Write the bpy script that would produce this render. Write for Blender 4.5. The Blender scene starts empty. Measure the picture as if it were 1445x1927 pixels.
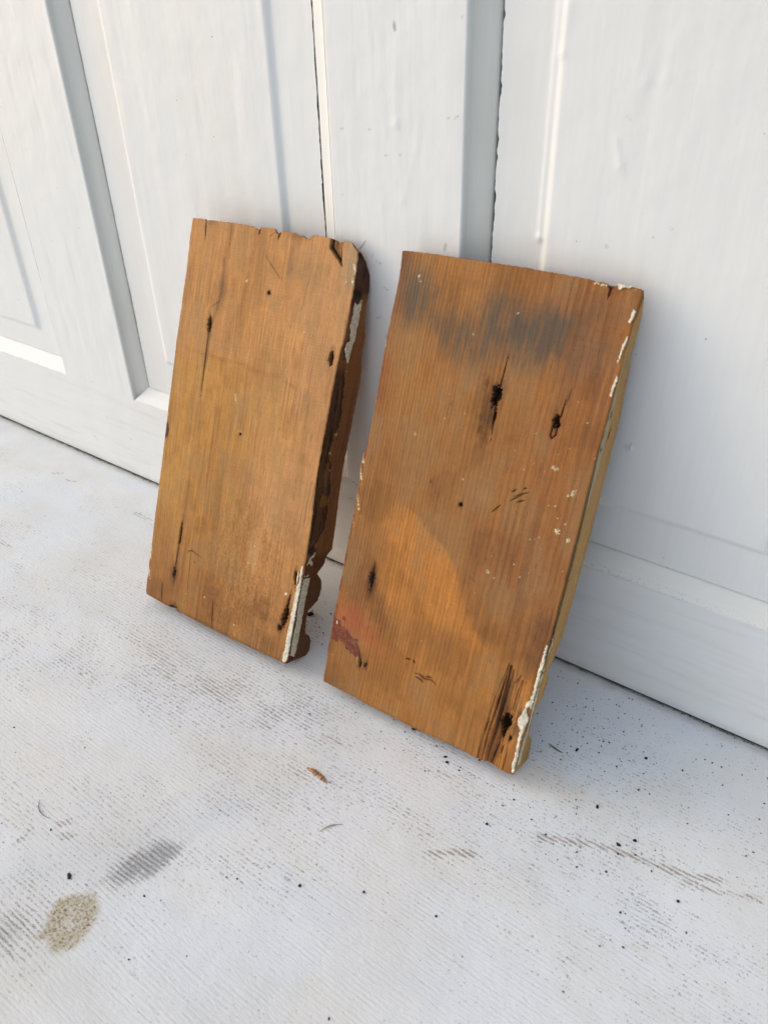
import bpy, math, random
import numpy as np
from mathutils import Matrix, Vector

scene = bpy.context.scene
COL = scene.collection
rng = np.random.default_rng(11)
random.seed(5)

# ------------------------------------------------------------------ camera
cam_d = bpy.data.cameras.new('camera')
cam = bpy.data.objects.new('camera', cam_d)
COL.objects.link(cam)
R_ = ((0.8137053659513157, 0.5808227564990346, -0.022989192132357523),
      (-0.310674911745702, 0.4679868536127346, 0.8273266610338706),
      (-0.49128879147995586, 0.6660579782410208, -0.561250472594588))
m = Matrix.Identity(4)
for i in range(3):
    m[i][0], m[i][1], m[i][2] = R_[0][i], R_[1][i], -R_[2][i]
m.translation = (0.0, -0.4012, 0.41)
cam.matrix_world = m
cam_d.sensor_fit = 'HORIZONTAL'
cam_d.sensor_width = 36
cam_d.lens = 1488.475 / 1445 * 36
cam_d.clip_start, cam_d.clip_end = 0.01, 200
cam_d.dof.use_dof = True
cam_d.dof.focus_distance = 0.56
cam_d.dof.aperture_fstop = 20
scene.camera = cam

# ------------------------------------------------------------------ light
LDIR = Vector((0.85, 0.30, -0.45)).normalized()      # the way the light travels
elev = math.asin(-LDIR.z)
world = bpy.data.worlds.new('World')
scene.world = world
world.use_nodes = True
wn = world.node_tree
bgn = wn.nodes['Background']
sky = wn.nodes.new('ShaderNodeTexSky')
sky.sky_type = 'NISHITA'
sky.sun_disc = False
sky.sun_elevation = elev
sky.sun_rotation = math.atan2(-LDIR.x, -LDIR.y)
sky.dust_density = 2.4
sky.air_density = 1.0
sky.ozone_density = 0.0
wn.links.new(sky.outputs[0], bgn.inputs[0])
bgn.inputs[1].default_value = 0.15
sun_d = bpy.data.lights.new('sun', 'SUN')
sun_d.energy = 1.5
sun_d.angle = math.radians(165)
sun_d.color = (0.955, 0.97, 0.945)
sun = bpy.data.objects.new('sun', sun_d)
COL.objects.link(sun)
sun.rotation_euler = LDIR.to_track_quat('-Z', 'Y').to_euler()
vs = scene.view_settings
vs.view_transform = 'Standard'
vs.look = 'None'
vs.gamma = 1
vs.use_curve_mapping = False
vs.exposure = 0.13
scene.cycles.max_bounces = 8
scene.cycles.diffuse_bounces = 5

# ------------------------------------------------------------------ helpers
def s2l(r, g, b):
    c = np.array([r, g, b], float) / 255
    return np.where(c <= .04045, c / 12.92, ((c + .055) / 1.055) ** 2.4)

def vn(x, y, seed=0):
    x = np.asarray(x, float); y = np.asarray(y, float)
    xi = np.floor(x).astype(np.int64); yi = np.floor(y).astype(np.int64)
    fx, fy = x - xi, y - yi
    fx = fx * fx * fx * (fx * (fx * 6 - 15) + 10); fy = fy * fy * fy * (fy * (fy * 6 - 15) + 10)
    def h(a, b):
        n = (a * 374761393 + b * 668265263 + seed * 974634713) & 0xffffffff
        n = ((n ^ (n >> 13)) * 1274126177) & 0xffffffff
        n = ((n ^ (n >> 16)) * 2246822519) & 0xffffffff
        return ((n ^ (n >> 15)) & 0xffff) / 32767.5 - 1
    a, b, c, d = h(xi, yi), h(xi + 1, yi), h(xi, yi + 1), h(xi + 1, yi + 1)
    return (a * (1 - fx) + b * fx) * (1 - fy) + (c * (1 - fx) + d * fx) * fy

def fbm(x, y, seed=0, o=4):
    t, a = 0, .5
    for k in range(o):
        t = t + a * vn(x * 2 ** k + 17.3 * k, y * 2 ** k - 9.1 * k, seed + k); a *= .5
    return t

def ss(a, b, x):
    t = np.clip((x - a) / (b - a), 0, 1)
    return t * t * (3 - 2 * t)

def segdist(u, v, pts):
    """distance to a polyline and the position 0..1 along it"""
    best = np.full(np.shape(u), 1e9); par = np.zeros(np.shape(u)); n = len(pts) - 1
    for k in range(n):
        (ax, ay), (bx, by) = pts[k], pts[k + 1]
        dx, dy = bx - ax, by - ay
        t = np.clip(((u - ax) * dx + (v - ay) * dy) / (dx * dx + dy * dy + 1e-9), 0, 1)
        d = np.hypot(u - ax - t * dx, v - ay - t * dy)
        c = d < best
        best = np.where(c, d, best); par = np.where(c, (k + t) / n, par)
    return best, par

def ell(u, v, cu, cv, ru, rv, rot=0, soft=.6, wob=.25, seed=3, fr=.12):
    """soft edged stain, 1 inside"""
    c, s = math.cos(math.radians(rot)), math.sin(math.radians(rot))
    a, b = u - cu, v - cv
    p, q = (a * c + b * s) / ru, (-a * s + b * c) / rv
    r = np.hypot(p, q) + wob * 2 * fbm(u * fr, v * fr, seed, 3) + (.5 * soft * fbm(u * .7, v / 28, seed + 50, 3) if soft > .5 else 0)
    return 1 - ss(1 - soft, 1 + soft, r)

def poly_in(u, v, pts):
    ins = np.zeros(np.shape(u), bool); n = len(pts)
    for k in range(n):
        (x1, y1), (x2, y2) = pts[k], pts[(k + 1) % n]
        if y1 == y2: continue
        ins ^= ((y1 > v) != (y2 > v)) & (u < (x2 - x1) * (v - y1) / (y2 - y1) + x1)
    return ins

def mix(c, col, f):
    return c + (np.asarray(col) - c) * f[..., None]

def mesh_obj(name, verts, faces, mat, parent=None, tint=None, fl=None, smooth=True):
    me = bpy.data.meshes.new(name)
    verts = np.asarray(verts, np.float32).reshape(-1, 3)
    if isinstance(faces, np.ndarray):
        nf = len(faces); k = faces.shape[1]
        me.vertices.add(len(verts)); me.vertices.foreach_set('co', verts.ravel())
        me.loops.add(nf * k); me.loops.foreach_set('vertex_index', faces.ravel().astype(np.int32))
        me.polygons.add(nf)
        me.polygons.foreach_set('loop_start', np.arange(0, nf * k, k, dtype=np.int32))
        me.update(calc_edges=True)
    else:
        me.from_pydata(verts.tolist(), [], faces)
    if smooth:
        me.polygons.foreach_set('use_smooth', np.ones(len(me.polygons), bool))
    t = np.ones((len(verts), 4), np.float32)
    if tint is not None: t[:, :3] = np.asarray(tint, np.float32).reshape(-1, 3)
    me.attributes.new('tint', 'FLOAT_COLOR', 'POINT').data.foreach_set('color', t.ravel())
    for k, a in (fl or {}).items():
        me.attributes.new(k, 'FLOAT', 'POINT').data.foreach_set('value', np.asarray(a, np.float32).ravel())
    me.materials.append(mat)
    me.validate()
    o = bpy.data.objects.new(name, me)
    COL.objects.link(o)
    if parent is not None: o.parent = parent
    return o

def gfaces(n, mm, off=0, flip=False):
    i = np.arange(n - 1)[:, None] * mm + np.arange(mm - 1)[None, :] + off
    f = np.stack([i, i + 1, i + mm + 1, i + mm], -1).reshape(-1, 4)
    return f[:, ::-1].copy() if flip else f

class Patch:
    """several grids joined into one mesh"""
    def __init__(s): s.v, s.f, s.c, s.n = [], [], [], 0; s.w = []
    def grid(s, X, col=None, flip=False, wear=None):
        n, mm = X.shape[:2]
        s.v.append(X.reshape(-1, 3)); s.f.append(gfaces(n, mm, s.n, flip))
        c = np.ones((n * mm, 3)) if col is None else np.broadcast_to(col, (n, mm, 3)).reshape(-1, 3)
        s.c.append(c); s.n += n * mm
        s.w.append(np.zeros(n * mm) if wear is None else np.broadcast_to(wear, (n, mm)).ravel())
    def build(s, name, mat, parent=None):
        return mesh_obj(name, np.concatenate(s.v), np.concatenate(s.f), mat, parent,
                        np.concatenate(s.c), dict(wear=np.concatenate(s.w)))

def tag(o, label=None, cat=None, group=None, kind=None):
    if label: o['label'] = label
    if cat: o['category'] = cat
    if group: o['group'] = group
    if kind: o['kind'] = kind
    return o

def empty(name, mw):
    o = bpy.data.objects.new(name, None); COL.objects.link(o)
    o.empty_display_size = .02
    o.matrix_world = mw
    return o

# ------------------------------------------------------------------ materials
class NT:
    def __init__(s, name):
        s.mat = bpy.data.materials.new(name); s.mat.use_nodes = True
        s.t = s.mat.node_tree; s.b = s.t.nodes['Principled BSDF']
    def n(s, typ, **k):
        d = s.t.nodes.new('ShaderNode' + typ)
        for a, b in k.items(): setattr(d, a, b)
        return d
    def put(s, sock, x):
        if hasattr(x, 'is_output'): s.t.links.new(x, sock)
        elif x is not None: sock.default_value = x
    def math(s, op, a, b=None, c=None, clamp=False):
        d = s.n('Math', operation=op, use_clamp=clamp)
        for i, x in enumerate((a, b, c)): s.put(d.inputs[i], x)
        return d.outputs[0]
    def attr(s, name, col=False):
        d = s.n('Attribute', attribute_name=name)
        return d.outputs['Color' if col else 'Fac']
    def obj(s): return s.n('TexCoord').outputs['Object']
    def scale(s, vec, sc):
        d = s.n('VectorMath', operation='MULTIPLY'); s.put(d.inputs[0], vec); d.inputs[1].default_value = sc
        return d.outputs[0]
    def noise(s, vec, scale, detail=3, rough=.55):
        d = s.n('TexNoise'); s.put(d.inputs['Vector'], vec)
        d.inputs['Scale'].default_value = scale; d.inputs['Detail'].default_value = detail
        d.inputs['Roughness'].default_value = rough
        return d.outputs['Fac']
    def mr(s, x, a, b, c, d_, smooth=True):
        d = s.n('MapRange', interpolation_type='SMOOTHSTEP' if smooth else 'LINEAR')
        s.put(d.inputs['Value'], x)
        for k, y in zip(('From Min', 'From Max', 'To Min', 'To Max'), (a, b, c, d_)): s.put(d.inputs[k], y)
        return d.outputs[0]
    def mixc(s, f, a, b, mode='MIX'):
        d = s.n('Mix', data_type='RGBA', blend_type=mode)
        s.put(d.inputs[0], f); s.put(d.inputs[6], a); s.put(d.inputs[7], b)
        return d.outputs[2]
    def bump(s, h, strength, dist, normal=None):
        d = s.n('Bump'); s.put(d.inputs['Height'], h)
        d.inputs['Strength'].default_value = strength; d.inputs['Distance'].default_value = dist
        if normal is not None: s.put(d.inputs['Normal'], normal)
        return d.outputs[0]
    def fin(s, col, rough, normal=None, spec=.4):
        s.put(s.b.inputs['Base Color'], col); s.put(s.b.inputs['Roughness'], rough)
        s.b.inputs['Specular IOR Level'].default_value = spec
        if normal is not None: s.put(s.b.inputs['Normal'], normal)
        return s.mat

def g3(x): return (x, x, x, 1)

def mat_wood():
    k = NT('old_pine'); p = k.obj()
    fib = k.noise(k.scale(p, (1, .035, 1)), 2600, 3, .6)
    fine = k.noise(p, 1900, 2, .6)
    pat = k.noise(k.scale(p, (1, .25, 1)), 90, 4, .6)
    pore = k.noise(k.scale(p, (1, .11, 1)), 1500, 2, .5)
    saw = k.noise(k.scale(p, (.12, 1, 1)), 800, 2, .6)
    f = k.math('ADD', k.mr(fib, .3, .7, .81, 1.17, False), k.mr(fine, .3, .7, -.13, .13, False))
    f = k.math('SUBTRACT', f, k.mr(pore, .6, .74, 0, .28))
    f = k.math('ADD', f, k.mr(saw, .3, .7, -.05, .05, False))
    f = k.math('MULTIPLY', f, k.mr(pat, .3, .7, .93, 1.06, False))
    col = k.mixc(1.0, k.attr('tint', True), k.n('CombineColor').outputs[0], 'MULTIPLY')
    cc = k.n('CombineXYZ')
    for i in range(3): k.put(cc.inputs[i], f)
    d = k.n('VectorMath', operation='MULTIPLY'); k.put(d.inputs[0], k.attr('tint', True)); k.put(d.inputs[1], cc.outputs[0])
    h = k.math('ADD', k.math('MULTIPLY', fib, .7), k.math('MULTIPLY', fine, .7))
    h = k.math('SUBTRACT', h, k.mr(pore, .6, .74, 0, .6))
    return k.fin(d.outputs[0], k.mr(pat, .3, .7, .55, .75), k.bump(h, .55, .0004), .3)

def mat_door(name, horizontal=False):
    k = NT(name); p = k.obj()
    st = k.scale(p, (.03, 1, 1) if horizontal else (1, 1, .03))
    br = k.noise(st, 420, 4, .65)
    br2 = k.noise(st, 95, 3, .5)
    lump = k.noise(p, 38, 3, .5)
    stain = k.noise(k.scale(p, (.3, 1, 1) if horizontal else (1, 1, .3)), 17, 4, .6)
    base = k.mixc(k.mr(stain, .52, .75, 0, .5), (.80, .805, .80, 1), (.77, .745, .69, 1))
    base = k.mixc(k.mr(br, .35, .75, 0, .22), base, (.70, .70, .69, 1))
    sp = k.noise(p, 700, 2, .6)
    spm = k.math('MULTIPLY', k.mr(sp, .6, .66, 0, 1), k.attr('wear'))
    base = k.mixc(spm, base, (.2, .16, .12, 1))
    rare = k.math('MULTIPLY', k.mr(k.noise(p, 240, 1, .4), .83, .85, 0, 1), .7)
    base = k.mixc(rare, base, (.3, .29, .27, 1))
    col = k.mixc(1.0, base, k.attr('tint', True), 'MULTIPLY')
    h = k.math('ADD', k.math('MULTIPLY', br, .35), k.math('MULTIPLY', br2, .5))
    nb = k.bump(h, .35, .0006, k.bump(lump, .25, .004))
    return k.fin(col, k.mr(br2, .3, .7, .38, .5), nb, .4)

def mat_floor():
    k = NT('worn_white_boards'); p = k.obj()
    sep = k.n('SeparateXYZ'); k.put(sep.inputs[0], p)
    warp = k.noise(k.scale(p, (.35, 1, 1)), 26, 3, .5)
    fw = k.noise(k.scale(p, (.2, 1, 1)), 300, 3, .55)
    yy = k.math('ADD', sep.outputs[1], k.math('MULTIPLY', warp, .006))
    yy = k.math('ADD', yy, k.math('MULTIPLY', fw, .0026))
    ph = k.math('MULTIPLY', yy, 2 * math.pi / .00255)
    sn = k.math('SINE', ph)
    amp = k.attr('ridge')
    row = k.math('FLOOR', k.math('DIVIDE', yy, .00255))
    brk = k.noise(k.scale(p, (.16, 1, 1)), 330, 3, .6)
    amp = k.math('MULTIPLY', amp, k.mr(brk, .38, .66, .05, .62))
    cx = k.n('CombineXYZ')
    k.put(cx.inputs[0], k.math('MULTIPLY', sep.outputs[0], 420)); k.put(cx.inputs[1], k.math('MULTIPLY', row, 7.31))
    dn = k.noise(cx.outputs[0], 1, 2, .6)
    iso = k.noise(p, 1300, 2, .6)
    dn = k.math('ADD', dn, k.mr(iso, .3, .7, -.24, .24, False))
    valley = k.mr(sn, -.1, -.75, 0, 1)
    wear = k.attr('wear')
    thr = k.math('SUBTRACT', .80, k.math('MULTIPLY', wear, .32))
    dash = k.math('MULTIPLY', k.mr(dn, thr, k.math('ADD', thr, .06), 0, 1), valley)
    spk = k.noise(k.scale(p, (.45, 1, 1)), 900, 2, .6)
    thr2 = k.math('SUBTRACT', .80, k.math('MULTIPLY', wear, .25))
    spk = k.mr(spk, thr2, k.math('ADD', thr2, .05), 0, 1)
    spk = k.math('MULTIPLY', spk, k.mr(sn, .8, -.2, .15, 1))
    hit = k.math('MAXIMUM', dash, k.math('MULTIPLY', spk, .75))
    fine = k.noise(p, 1500, 2, .6)
    gr = k.noise(k.scale(p, (.3, 1, 1)), 900, 2, .5)
    big = k.noise(p, 9, 4, .55)
    base = k.mixc(k.mr(big, .35, .7, 0, 1), (.80, .82, .84, 1), (.755, .75, .73, 1))
    base = k.mixc(k.math('MULTIPLY', k.mr(sn, .1, -.9, 0, .17), amp), base, (.50, .50, .49, 1))
    base = k.mixc(k.mr(fine, .54, .72, 0, .34), base, (.55, .55, .53, 1))
    col = k.mixc(1.0, base, k.attr('tint', True), 'MULTIPLY')
    dc = k.mixc(k.mr(big, .4, .6, 0, 1), (.22, .19, .155, 1), (.30, .255, .20, 1))
    col = k.mixc(k.math('MULTIPLY', hit, .68), col, k.mixc(k.attr('rust'), dc, (.20, .105, .04, 1)))
    on = k.noise(p, 520, 4, .75)
    och = k.math('MULTIPLY', k.attr('ochre'), k.mr(on, .3, .6, .25, .85))
    col = k.mixc(och, col, (.44, .365, .20, 1))
    odk = k.math('MULTIPLY', k.mr(k.math('ADD', k.noise(k.scale(p, (.6, 1, 1)), 800, 3, .7), k.math('MULTIPLY', on, .5)), .74, .9, 0, .8), k.mr(k.attr('ochre'), .3, .9, 0, 1))
    col = k.mixc(odk, col, (.13, .085, .035, 1))
    smg = k.mr(k.math('ADD', k.attr('smudge'), k.math('ADD', k.mr(iso, .3, .7, -.35, .35, False), k.math('MULTIPLY', sn, -.16))), .3, 1.0, 0, 1)
    col = k.mixc(k.math('MULTIPLY', smg, .72), col, (.17, .165, .165, 1))
    h = k.math('ADD', k.math('MULTIPLY', k.math('MULTIPLY', sn, amp), .45), k.math('MULTIPLY', gr, .8))
    h = k.math('ADD', h, k.math('MULTIPLY', fine, .5))
    h = k.math('ADD', h, k.math('MULTIPLY', k.noise(k.scale(p, (.6, 1, 1)), 420, 3, .6), .7))
    h = k.math('ADD', h, k.math('MULTIPLY', k.noise(p, 70, 3, .5), 1.6))
    h = k.math('SUBTRACT', h, k.math('MULTIPLY', hit, .5))
    return k.fin(col, .55, k.bump(h, .7, .00042), .35)

def mat_plain(name, col, rough=.7, var=.35, scale=900, spec=.3, bump=.0004):
    k = NT(name); p = k.obj()
    n = k.noise(p, scale, 3, .6)
    c = k.mixc(k.mr(n, .35, .7, 0, 1), (*col, 1), (*(np.array(col) * (1 - var)), 1))
    c = k.mixc(1.0, c, k.attr('tint', True), 'MULTIPLY')
    return k.fin(c, rough, k.bump(n, .5, bump), spec)

M_wood = mat_wood()
M_doorv = mat_door('brushed_white_paint')
M_doorh = mat_door('brushed_white_paint_level', True)
M_floor = mat_floor()
M_paint = mat_plain('cream_flaking_paint', (.80, .73, .57), .6, .22, 700)
M_core = mat_plain('raw_dark_wood', (.05, .04, .03))
M_crumb = mat_plain('black_grit', (.022, .02, .02), .8)
M_dust = mat_plain('grey_dust', (.09, .08, .07), .9)
M_husk = mat_plain('dry_husk', (.34, .19, .09), .6, .65, 420)
M_straw = mat_plain('straw', (.62, .52, .36), .5)
M_twig = mat_plain('twig_bark', (.10, .065, .04), .7)

# ------------------------------------------------------------------ floor (setting)
def axis(a, b, step, lo, hi):
    return np.concatenate([np.linspace(lo, a, 8)[:-1], np.arange(a, b, step), np.linspace(b, hi, 8)])
fx = axis(-.95, .12, .0022, -2.2, 1.6); fy = axis(-.46, .02, .0018, -2.0, .35)
FX, FY = np.meshgrid(fx, fy)
x, y = FX * 1000, FY * 1000
tint = np.ones(FX.shape + (3,))
def mul(col, f):
    global tint
    tint = tint * (1 + (np.array(col) - 1) * f[..., None])
n1 = fbm(x / 26, y / 14, 40, 4); n2 = fbm(x / 9, y / 3.5, 44, 3); n3 = fbm(x / 70, y / 45, 47, 3)
wear = np.clip(.34 + .55 * n3 + .55 * n1 + .25 * n2, 0, .62)
def wadd(cx, cy, rx, ry, a, rot=0, seed=5):
    global wear
    wear = wear + a * ell(x, y, cx, cy, rx, ry, rot, .8, .3, seed, .05)
wadd(-470, -185, 60, 20, .42, 20); wadd(-390, -180, 70, 28, .4, 15); wadd(-310, -150, 50, 16, .28, 10)
wadd(-260, -140, 40, 14, .2); wadd(-250, -190, 50, 12, .2, 25); wadd(-270, -240, 40, 10, .25, 35)
wadd(-210, -246, 40, 14, .35, 20); wadd(-625, -130, 30, 18, .5); wadd(-549, -161, 30, 10, .25); wadd(-160, -130, 30, 10, .25)
wadd(-25, -150, 30, 12, .3); wadd(-100, -85, 30, 14, .22); wadd(-160, -165, 30, 8, .22)
wadd(-290, -345, 24, 14, .6); wadd(-266, -277, 22, 14, .5, 60); wadd(-300, -325, 25, 14, .3)
wear = wear * (.35 + .65 * ss(-18, -60, y)) * (1 - .6 * ell(x, y, -120, -260, 120, 60, 20, .8)) * (1 - .5 * ell(x, y, -180, -330, 120, 40, 20, .8))
rust = np.zeros(FX.shape)
def streak(pts, w, a, r=1.0):
    global wear, rust
    d, p = segdist(x, y, pts)
    f = (1 - ss(w * .35, w, d + 2.2 * np.abs(n2) * w * .4)) * ss(0, .12, p) * ss(1, .85, p)
    wear = wear + a * f; rust = np.maximum(rust, r * f)
streak([(-95, -138), (-78, -128), (-62, -121)], 5, .75)
streak([(-66, -122), (-42, -116), (-14, -110), (8, -99)], 4.2, 1.0)
streak([(-20, -118), (24, -101)], 4, .6)
streak([(-143, -182), (-129, -172), (-113, -164)], 4, .85)
streak([(-244, -149), (-224, -147)], 2.2, 1.3, .6)
streak([(-262, -150), (-246, -149)], 1.6, .8, .6)
streak([(-682, -46), (-668, -36)], 4, 1.0, .4); streak([(-660, -44), (-644, -40)], 3, 1.1, .3)
streak([(-617, -143), (-598, -142)], 5, .9, .3); streak([(-556, -46), (-525, -43)], 5, .8, .5)
streak([(-337, -312), (-339, -297)], 3, .9, .8); streak([(-330, -290), (-322, -282)], 5, .8, .7)
streak([(-322, -292), (-312, -288)], 4, .8, .4)
# stains that belong to the boards themselves, and painted shade under the door
rg = np.hypot((x + 273) * math.cos(.35) + (y + 321) * math.sin(.35), (-(x + 273) * math.sin(.35) + (y + 321) * math.cos(.35)) * .82) + 2.0 * fbm(x / 7, y / 7, 60, 3) * 2
ring = ss(14.5, 10.5, rg) * (.62 + .38 * ss(2.5, 6, rg))

sm = ell(x, y, -266, -276, 25, 9, 68, .7, .3, 8, .08)
smudge = .85 * sm + .6 * ell(x, y, -296, -344, 16, 13, 40, .7, .3, 9, .08)
mul((.93, .95, .985), ell(x, y, -262, -240, 34, 15, 70, .9) + .7 * ell(x, y, -300, -300, 40, 12, 40, .9))

mul((.96, .87, .74), .55 * ell(x, y, -106, -100, 20, 11, 10, .8))
mul((.97, .90, .80), .6 * ell(x, y, -85, -93, 2.6, 2.2, 0, .5) + .6 * ell(x, y, -25, -164, 2.6, 2.0, 0, .5))
mul((.955, .97, 1.0), np.clip(.5 + fbm(x / 60, y / 30, 80, 3) * 1.6, 0, 1))
mul((.97, .96, .93), np.clip(fbm(x / 40, y / 25, 85, 3) * 2, 0, 1))
mul((.16, .15, .14), ss(-.1, 2.2, y + 1.0 * fbm(x / 6, y / 4, 92, 2)))  # gap under the door: its shade painted nearly black into the floor
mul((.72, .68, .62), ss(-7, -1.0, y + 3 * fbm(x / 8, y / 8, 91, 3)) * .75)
ridge = np.clip(.5 + 1.3 * fbm(x / 110, y / 35, 55, 3) + .5 * ss(-90, -200, y) * .6, .12, 1) * (.25 + .75 * ss(-20, -70, y))
FZ = np.zeros(FX.shape)
fl = mesh_obj('floor', np.stack([FX, FY, FZ], -1), gfaces(len(fy), len(fx)), M_floor, None, tint.reshape(-1, 3),
              dict(wear=np.clip(wear, 0, 1.35), rust=rust, ridge=ridge, ochre=ring, smudge=smudge))
tag(fl, 'worn white painted wooden floor with fine ridges and dark scuffs', 'floor', kind='structure')

# ------------------------------------------------------------------ door
DW = Matrix.Translation((-.40, 0, 0))
door = tag(empty('door', DW), 'white painted panelled door behind the two wooden blocks', 'door')
TH, Z0, ZT, ZTOP = .036, .0017, 1.78, 1.90
ZR = .0902                                    # top of the bottom rail
def zs(a, b, step):
    if b < .5: return np.linspace(a, b, max(2, int((b - a) / step) + 1))
    return np.concatenate([np.arange(a, .47, step), np.linspace(.47, b, 30)])
def slab(name, x0, x1, z0, z1, mat, relief=None, stepx=.0012, stepz=.0012, col=None):
    """a board of the door: fine front sheet at y=0 with soft edges, plain sides"""
    X, Z = np.meshgrid(np.linspace(x0, x1, max(2, int((x1 - x0) / stepx))), zs(z0, z1, stepz))
    Y = relief(X, Z) if relief else np.zeros(X.shape)
    P = Patch(); c = col(X, Z) if col else np.ones(X.shape + (3,))
    G = np.stack([X + .40, Y, Z], -1); P.grid(G, c)
    for E in (G[0], G[-1], G[:, 0], G[:, -1]):
        B = E.copy(); B[:, 1] = TH
        P.grid(np.stack([E, B]), (1, 1, 1))
    P.build(name, mat, door)

def bulge(X, Z, pts, w, h, bead=0):
    d, p = segdist(X * 1000, Z * 1000, pts)
    r = h * np.exp(-(d / w) ** 2) * ss(0, .25, p)
    if bead:
        e = pts[-1]; r = r + bead * np.exp(-((X * 1000 - e[0]) ** 2 + (Z * 1000 - e[1]) ** 2) / (w * 1.3) ** 2)
    return r
def edge_round(X, x0, x1, r=.0009):
    d = np.minimum(X - x0, x1 - X)
    return np.where(d < r, (1 - np.sqrt(np.clip(1 - (1 - np.clip(d / r, 0, 1)) ** 2, 0, 1))) * r, 0)
def muntin_relief(x0, x1):
    def f(X, Z):
        y = edge_round(X, x0, x1) + .00025 * fbm(X * 90, Z * 14, 21, 3)
        for pts, w, h, b in (([(-281, 372), (-280.5, 341)], 2.3, .00012, .0003), ([(-262, 352), (-270, 318), (-276, 300)], 2.0, .0001, .00012),
                             ([(-300, 420), (-297, 380)], 2.5, .00008, 0)):
            y = y - bulge(X, Z, pts, w, h, b)
        return y
    return f
def scuffs(X, Z):
    c = np.ones(X.shape + (3,)); u, v = X * 1000, Z * 1000
    L = [((-280.6, 389.5), (-280, 386.5), 1.0, .8), ((-240, 347), (-241.5, 346.6), .6, .5), ((-245, 346), (-247, 345.8), .5, .5),
         ((-246, 279.5), (-246.4, 276), 1.1, .55), ((-296, 262), (-293, 261), .6, .5), ((-299, 266), (-300, 264), .6, .4),
         ((-309, 268), (-304.5, 273), .7, .8), ((-288, 324), (-284, 323.6), .5, .4), ((-320, 336), (-318, 336), .6, .3),
         ((-291, 246), (-288, 245), .6, .5), ((-297, 225), (-294, 226), .6, .5), ((-290, 215), (-291, 213), .5, .4),
         ((-630, 60), (-627, 58), .7, .5), ((-600, 45), (-597, 44), .7, .4), ((-660, 30), (-655, 26), .7, .4), ((-640, 95), (-637, 94), .7, .4),
         ((-327, 90), (-317, 86), .6, .7), ((-330, 71), (-326, 74), .8, .45)]
    for a, b, w, s in L:
        d, p = segdist(u, v, [a, b])
        c = mix(c, (.32, .33, .36), s * (1 - ss(w * .4, w * 1.2, d + .5 * np.abs(fbm(u * .9, v * .9, 31, 2)))))
    for _ in range(26):
        a, b = random.uniform(-.335, -.235) * 1000, random.uniform(95, 420)
        if random.random() < .5: a = random.uniform(-690, -570)
        d = np.hypot((u - a) * random.uniform(.5, 1), v - b)
        c = mix(c, (.5, .5, .52), .55 * (1 - ss(.2, .75, d)))
    return c
def rail_col(X, Z):
    c = scuffs(X, Z); u, v = X * 1000, Z * 1000
    f = ss(10, 2, v + 3 * fbm(u / 9, v / 4, 33, 3)) * .5
    c = mix(c, (.70, .68, .64), f)
    f2 = np.clip(fbm(u / 55, v / 5, 36, 4) * 2.2 - .35, 0, 1) * .45
    return mix(c, (.84, .82, .80), f2)
def rail_rel(X, Z):
    return .0003 * fbm(X * 12, Z * 120, 23, 3) + edge_round(Z, Z0, .2, .0014)
slab('bottom_rail', -1.15, .20, Z0, ZR, M_doorh, rail_rel, .0016, .0012, rail_col)
slab('top_rail', -1.15, .20, ZT, ZTOP, M_doorh, None, .03, .03)
PAN = [(-.93, -.681), (-.5792, -.329), (-.2353, .012)]       # openings between the uprights
UPR = [(-1.15, -.93), (-.681, -.5792), (-.329, -.2353), (.012, .20)]
for i, (a, b) in enumerate(UPR):
    near = i in (1, 2)
    slab('upright', a, b, ZR, ZT, M_doorv, muntin_relief(a, b) if near else None, .0009 if near else .01, .0010 if near else .01, scuffs if near else None)
MWD, DEP = .0142, .0092
prof = np.array([(0, 0), (.05, .10), (.09, .24), (.16, .36), (.28, .50), (.42, .62), (.58, .74), (.74, .85), (.88, .94), (1, 1.0), (1.0, 1.25)])
profb = np.array([(0, 0), (.02, .22), (.05, .44), (.10, .58), (.18, .66), (.28, .72), (.42, .79), (.58, .85), (.74, .91), (.9, .95), (.985, .98), (1, 1.25)])
prof[:, 0] *= MWD; prof[:, 1] *= DEP; profb[:, 0] *= MWD; profb[:, 1] *= DEP
psill = np.array([(0, 0), (.06, .03), (.12, .10), (.22, .22), (.34, .36), (.48, .52), (.62, .68), (.76, .83), (.86, .93), (.94, .99), (1, 1.2)])
psill[:, 0] *= MWD; psill[:, 1] *= DEP
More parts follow.
